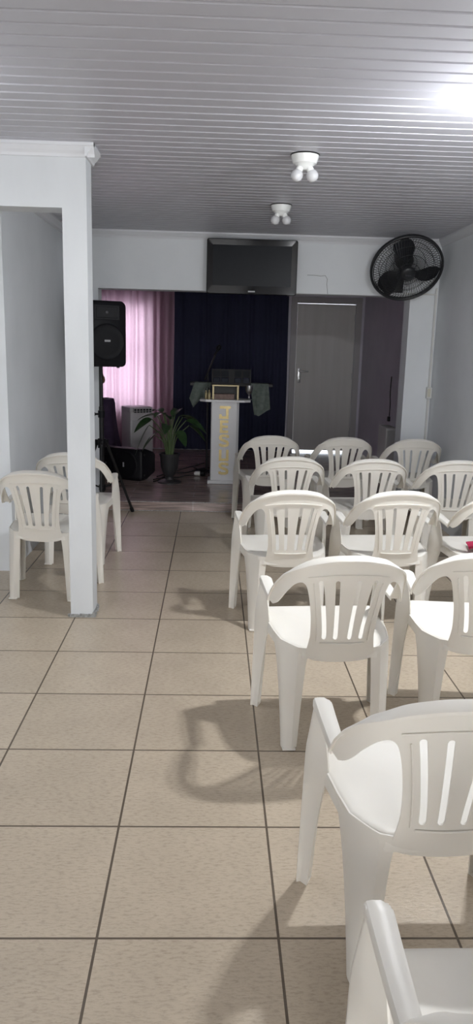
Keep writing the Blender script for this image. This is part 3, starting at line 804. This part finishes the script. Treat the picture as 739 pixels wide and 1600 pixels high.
# gilded bottle
bo = empty('bottle', (-.085 * T, PY * T - .085, ztop), 0, 'small gilt bottle standing on the lectern top beside the stand', 'bottle')
bm = B(); lathe(bm, [(.017, 0), (.018, .004), (.018, .060), (.010, .074), (.007, .080), (.007, .096)], 18); obj('glass', bm, BRASS, bo, 50)
bm = B(); lathe(bm, [(.009, .094), (.009, .118), (.008, .12)], 14); obj('cap', bm, GLOSSBLK, bo, 50)
b2 = copy_tree(bo); b2.location = (-.085 * T - .032, PY * T - .05, ztop); b2.scale = (.8, .8, .95); b2['label'] = 'slim gilt bottle behind the other bottle, next to the cloth end'
# console behind the lectern with a cloth runner
cx0, cx1, cyk = -.52, 1.34, 17.72
con = empty('console_table', U(.41, cyk, ZS), 0, 'dark narrow console table behind the lectern, under two grey-green cloths', 'table')
zk = (2.34 - ZS) * T
bm = B(); bx(bm, (cx0 - .41) * T, (cx1 - .41) * T, -.12, .12, zk - .03, zk, .003); obj('tabletop', bm, DARKWOOD, con)
px_ = (.27 - .41) * T
bm = B(); bx(bm, px_ - .05, px_ + .05, -.05, .05, .03, zk - .03, .004); obj('pedestal', bm, DARKWOOD, con)
bm = B(); bx(bm, px_ - .13, px_ + .13, -.12, .12, 0, .03, .004); obj('foot', bm, DARKWOOD, con)
def drape(name, pts_top, pts_bot, label, yo, seed):
    """a towel laid over the console edge: a short flap on the top, the rest hanging in folds at the front"""
    def f(u, v):
        tp = table([(k / (len(pts_top) - 1), p[0]) for k, p in enumerate(pts_top)], u), table([(k / (len(pts_top) - 1), p[1]) for k, p in enumerate(pts_top)], u)
        bt = table([(k / (len(pts_bot) - 1), p[0]) for k, p in enumerate(pts_bot)], u), table([(k / (len(pts_bot) - 1), p[1]) for k, p in enumerate(pts_bot)], u)
        if v < .25:
            a = v / .25; return Vector((tp[0] * T, yo + .16 * (1 - a), zk + ZS * T + .006))
        a = (v - .25) / .75
        y_ = yo - .012 - .03 * a - .014 * a * sin(u * 9 + seed) - .006 * sin(u * 17 + 3 * a)
        return Vector((lerp(tp[0], bt[0], a) * T, y_, lerp(zk + ZS * T + .004, bt[1] * T, a)))
    bm = B(); grid(bm, f, 22, 17); solid(bm, .004)
    return tag(obj(name, bm, RUNNER, None, 60), label, 'cloth', 'grey-green cloths behind the lectern')
yc0 = cyk * T - .12
drape('draped_cloth', [(-.42, 2.34), (-.06, 2.34)], [(-.53, 2.0), (-.44, 1.79), (-.31, 1.96), (-.06, 2.03)], 'short grey-green cloth hanging beside the microphone stand', yc0, 1)
drape('draped_cloth', [(.82, 2.34), (1.24, 2.34)], [(.94, 1.66), (1.03, 1.63), (1.29, 1.79)], 'long grey-green cloth hanging beside the goblet', yc0, 3)
# microphone on a boom stand
ms = empty('microphone_stand', U(-.13, 18.32, ZS), 0, 'black boom microphone stand behind the lectern', 'microphone stand')
bm = B(); lathe(bm, [(.12, 0), (.12, .01), (.02, .022)], 24); obj('base', bm, BLACKM, ms, 50)
bm = B(); tube(bm, [(0, 0, .01), (0, 0, (2.5 - ZS) * T)], .011, 10); obj('pole', bm, BLACKM, ms, 50)
bm = B(); tube(bm, [(-.035, 0, (2.36 - ZS) * T), (.085, -.02, (2.99 - ZS) * T)], .010, 8); obj('boom', bm, BLACKM, ms, 50)
bm = B(); R = Matrix.Translation((.085, -.02, (2.99 - ZS) * T)) @ Matrix.Rotation(radians(28), 4, 'Y'); lathe(bm, [(.011, -.03), (.014, .02), (.016, .04), (.026, .05), (.028, .075), (.02, .095), (.003, .102)], 16, R); obj('microphone', bm, BLACKP, ms, 50)

# ------------------------------------------------------------------ portable air conditioner
ac = empty('air_conditioner', U(-1.98, 20.3, ZS), radians(28), 'off-white portable air conditioner before the lilac curtain', 'air conditioner')
bm = B(); bx(bm, -.155, .155, -.15, .16, .03, .60, .02); bx(bm, -.155, .155, -.135, .16, .58, .655, .018); obj('body', bm, ACM, ac, 40)
bm = B(); bx(bm, -.135, .135, -.156, -.14, .06, .50, .004); obj('front_panel', bm, ACM, ac)
bm = B(); bx(bm, -.110, .135, -.147, -.13, .515, .64); vt = obj('vent', bm, ACDARK, ac)
bm = B()
for k in range(7): bx(bm, -.110 + k * .040, -.110 + k * .040 + .006, -.152, -.146, .515, .64)
for k in range(5): bx(bm, -.110, .136, -.1515, -.1462, .515 + k * .030, .515 + k * .030 + .005)
obj('louvre', bm, ACM, vt)
bm = B(); bx(bm, -.03, .03, -.160, -.154, .475, .49); obj('badge', bm, ACDARK, ac)
for sx in (-.12, .12):
    for sy in (-.11, .12):
        bm = B(); tube(bm, [(sx - .012, sy, .017), (sx + .012, sy, .017)], .017, 12); obj('caster', bm, BLACKP, ac, 50)

# ------------------------------------------------------------------ potted plant
pl = empty('potted_plant', U(-.93, 16.75, ZS), 0, 'leafy green plant in a dark pedestal urn on the stage', 'plant')
bm = B(); lathe(bm, [(.125, 0), (.125, .012), (.10, .018), (.05, .035), (.04, .06), (.045, .075), (.07, .10), (.092, .17), (.10, .27), (.112, .30), (.112, .31), (.098, .31), (.09, .285)], 32); obj('urn', bm, POT, pl, 40)
bm = B(); lathe(bm, [(.09, .27), (.09, .285), (.03, .292)], 20); obj('soil', bm, SOIL, pl)
rnd = random.Random(11)
# stem tip (x, y, z in metres from the urn foot), leaf length, heading in degrees, pitch at the stem
spec = [(-.20, -.17, .62, .25, 185, -55), (-.13, .02, .70, .22, 170, 10), (-.19, .05, .66, .20, 200, -15), (-.05, -.05, .72, .20, 240, 20), (.03, -.06, .70, .20, 60, 48), (.10, .0, .70, .21, 10, 10),
        (.17, -.02, .66, .22, -10, -8), (.06, .08, .74, .20, 80, 25), (-.08, .09, .73, .20, 130, 25), (.20, .06, .60, .20, 15, -25), (-.10, -.10, .55, .19, 215, -20), (.09, -.10, .56, .19, 300, -20),
        (.0, .05, .66, .2, 100, 30), (-.02, -.11, .62, .18, 265, 0), (.13, .09, .68, .19, 45, 0), (-.15, -.02, .50, .17, 190, -35)]
for tx_, ty_, tz_, L, hd, pt in spec:
    P0 = Vector((tx_ * .14, ty_ * .14, .28)); P2 = Vector((tx_, ty_, tz_)); P1 = Vector((tx_ * .38, ty_ * .38, .28 + (tz_ - .28) * .62))
    stem = catmull([P0, P1, P2], 6)
    bm = B(); tube(bm, stem, [lerp(.008, .004, k / (len(stem) - 1)) for k in range(len(stem))], 6); obj('stem', bm, STEM, pl, 60)
    a = radians(hd); dx, dy = cos(a), sin(a); e = radians(pt)
    d3 = Vector((dx * cos(e), dy * cos(e), sin(e))); side = Vector((-dy, dx, 0)); roll = rnd.uniform(-.5, .5)
    side = (side * cos(roll) + side.cross(d3) * sin(roll)).normalized()
    W2 = L * .27
    def lf(u, v):
        q = 2 * v - 1; wd = W2 * max(0, sin(pi * u ** .8)) ** .75
        p = P2 + d3 * (u * L) + Vector((0, 0, -.45 * L * u * u))
        return p + side * (q * wd) + Vector((0, 0, .25 * abs(q) * wd))
    bm = B(); grid(bm, lf, 12, 7); solid(bm, .0015)
    obj('leaf', bm, LEAF, pl, 70)

# ------------------------------------------------------------------ side table with purple cloth and vase
tx, ty = -2.86, 19.3
sd = empty('side_table', U(tx, ty, ZS), 0, 'small dark side table beside the speaker stand, under the purple cloth', 'table')
zt2 = 1.80 * T - ZS * T
bm = B(); lathe(bm, [(.19, zt2 - .018), (.195, zt2 - .01), (.19, zt2)], 36); obj('tabletop', bm, DARKWOOD, sd)
for k in range(4):
    a = radians(45 + 90 * k); bm = B(); tube(bm, [(.13 * cos(a), .13 * sin(a), 0), (.12 * cos(a), .12 * sin(a), zt2 - .018)], .014, 8); obj('leg', bm, DARKWOOD, sd, 50)
def tcl(u, v):
    a = u * 2 * pi
    if v < .35:
        r = .202 * v / .35; return Vector((r * cos(a), r * sin(a), zt2 + .004))
    t = (v - .35) / .65; r = .204 + .11 * t ** 2.2 + .022 * sin(a * 7) * t
    return Vector((r * cos(a), r * sin(a), zt2 + .004 - t * (zt2 - .02)))
bm = B(); grid(bm, tcl, 72, 16, True); bmesh.ops.remove_doubles(bm, verts=bm.verts[:], dist=1e-4)
o = tag(obj('tablecloth', bm, PURPLE, None, 70), 'dark purple tablecloth flaring to the floor behind the speaker stand', 'tablecloth'); o.location = U(tx, ty, ZS)
vz = empty('vase', U(tx + .09, ty - .1, 1.80), 0, 'round tan clay vase on a slim dark foot, standing on the purple tablecloth', 'vase'); vz.location.z += .006
bm = B(); lathe(bm, [(.045, 0), (.045, .006), (.010, .016), (.009, .16), (.02, .17)], 20); obj('foot', bm, BLACKM, vz, 50)
bm = B(); lathe(bm, [(.02, .168), (.045, .185), (.056, .215), (.05, .25), (.032, .272), (.036, .285), (.030, .285), (.026, .270)], 24); obj('bowl', bm, TAN, vz, 50)
# ------------------------------------------------------------------ cables on the stage
def cable(pts, r, M, label, name='floor_cable'):
    bm = B(); tube(bm, [Vector(U(x, y, ZS)) + Vector((0, 0, r + z)) for x, y, z in catmull([(a, b, 0) for a, b in pts], 8)], r, 8)
    return tag(obj(name, bm, M, None, 60), label, 'cable')
cable([(-1.25, 17.4), (-1.0, 17.9), (-.6, 18.0), (-.3, 18.6), (.1, 18.9)], .007, CABLEB, 'black cable looping behind the plant urn towards the lectern')
cable([(-1.3, 17.0), (-1.1, 17.25), (-.75, 17.35), (-.6, 17.6), (-.42, 17.66)], .006, CABLEB, 'black cable ending at the white plug on the stage floor')
cable([(-.15, 17.72), (-.13, 17.9), (-.12, 18.2), (-.45, 18.9), (-.2, 19.6)], .006, CABLEB, 'black cable running from the plug to the navy curtain')
cable([(-1.28, 16.75), (-1.2, 16.9), (-1.05, 17.6), (-.7, 18.6), (-.35, 19.2)], .006, CABLEB, 'black cable leading from the lying loudspeaker to the curtain')
pg = empty('power_adapter', U(-.285, 17.67, ZS), radians(-8), 'white and black plug adapter lying on the stage floor', 'plug adapter')
bm = B(); tube(bm, [(-.06, 0, .026), (-.045, 0, .026), (.01, 0, .026)], [.014, .024, .026], 14); obj('plug', bm, CABLEW, pg, 50)
bm = B(); tube(bm, [(.01, 0, .032), (.055, 0, .032), (.065, 0, .032)], [.032, .032, .02], 14); obj('socket', bm, BLACKP, pg, 50)

# ------------------------------------------------------------------ things by the right stage wall
cb = empty('cabinet', U(4.085, 17.75, ZS), 0, 'narrow white cabinet against the stage wall behind the right column', 'cabinet')
hb = (1.42 - ZS) * T
bm = B(); bx(bm, -.062, .060, -.16, .22, 0.02, hb, .004); obj('body', bm, CABLEW, cb)
bm = B(); bx(bm, -.054, .054, -.172, -.16, .05, hb - .03, .003); dr = obj('door', bm, CABLEW, cb)
bm = B(); tube(bm, [(-.036, -.172, hb * .5), (-.036, -.188, hb * .5)], .008, 10); obj('knob', bm, SILVER, dr)
bm = B(); bx(bm, -.055, .055, -.15, .20, 0, .022); obj('plinth', bm, DARKWOOD, cb)
bm = B(); P = catmull([U(XR - .012, 18.3, 2.55), U(XR - .02, 18.3, 2.2), U(XR - .015, 18.25, 1.9), U(XR - .03, 18.2, 1.62)], 6)
tube(bm, P, .005, 6); box(bm, U(XR - .04, 18.2, 1.56), (.03, .03, .055), None, .006)
tag(obj('hanging_cord', bm, CABLEB, None, 50), 'dark cord hanging on the stage wall above the white cabinet', 'cord')
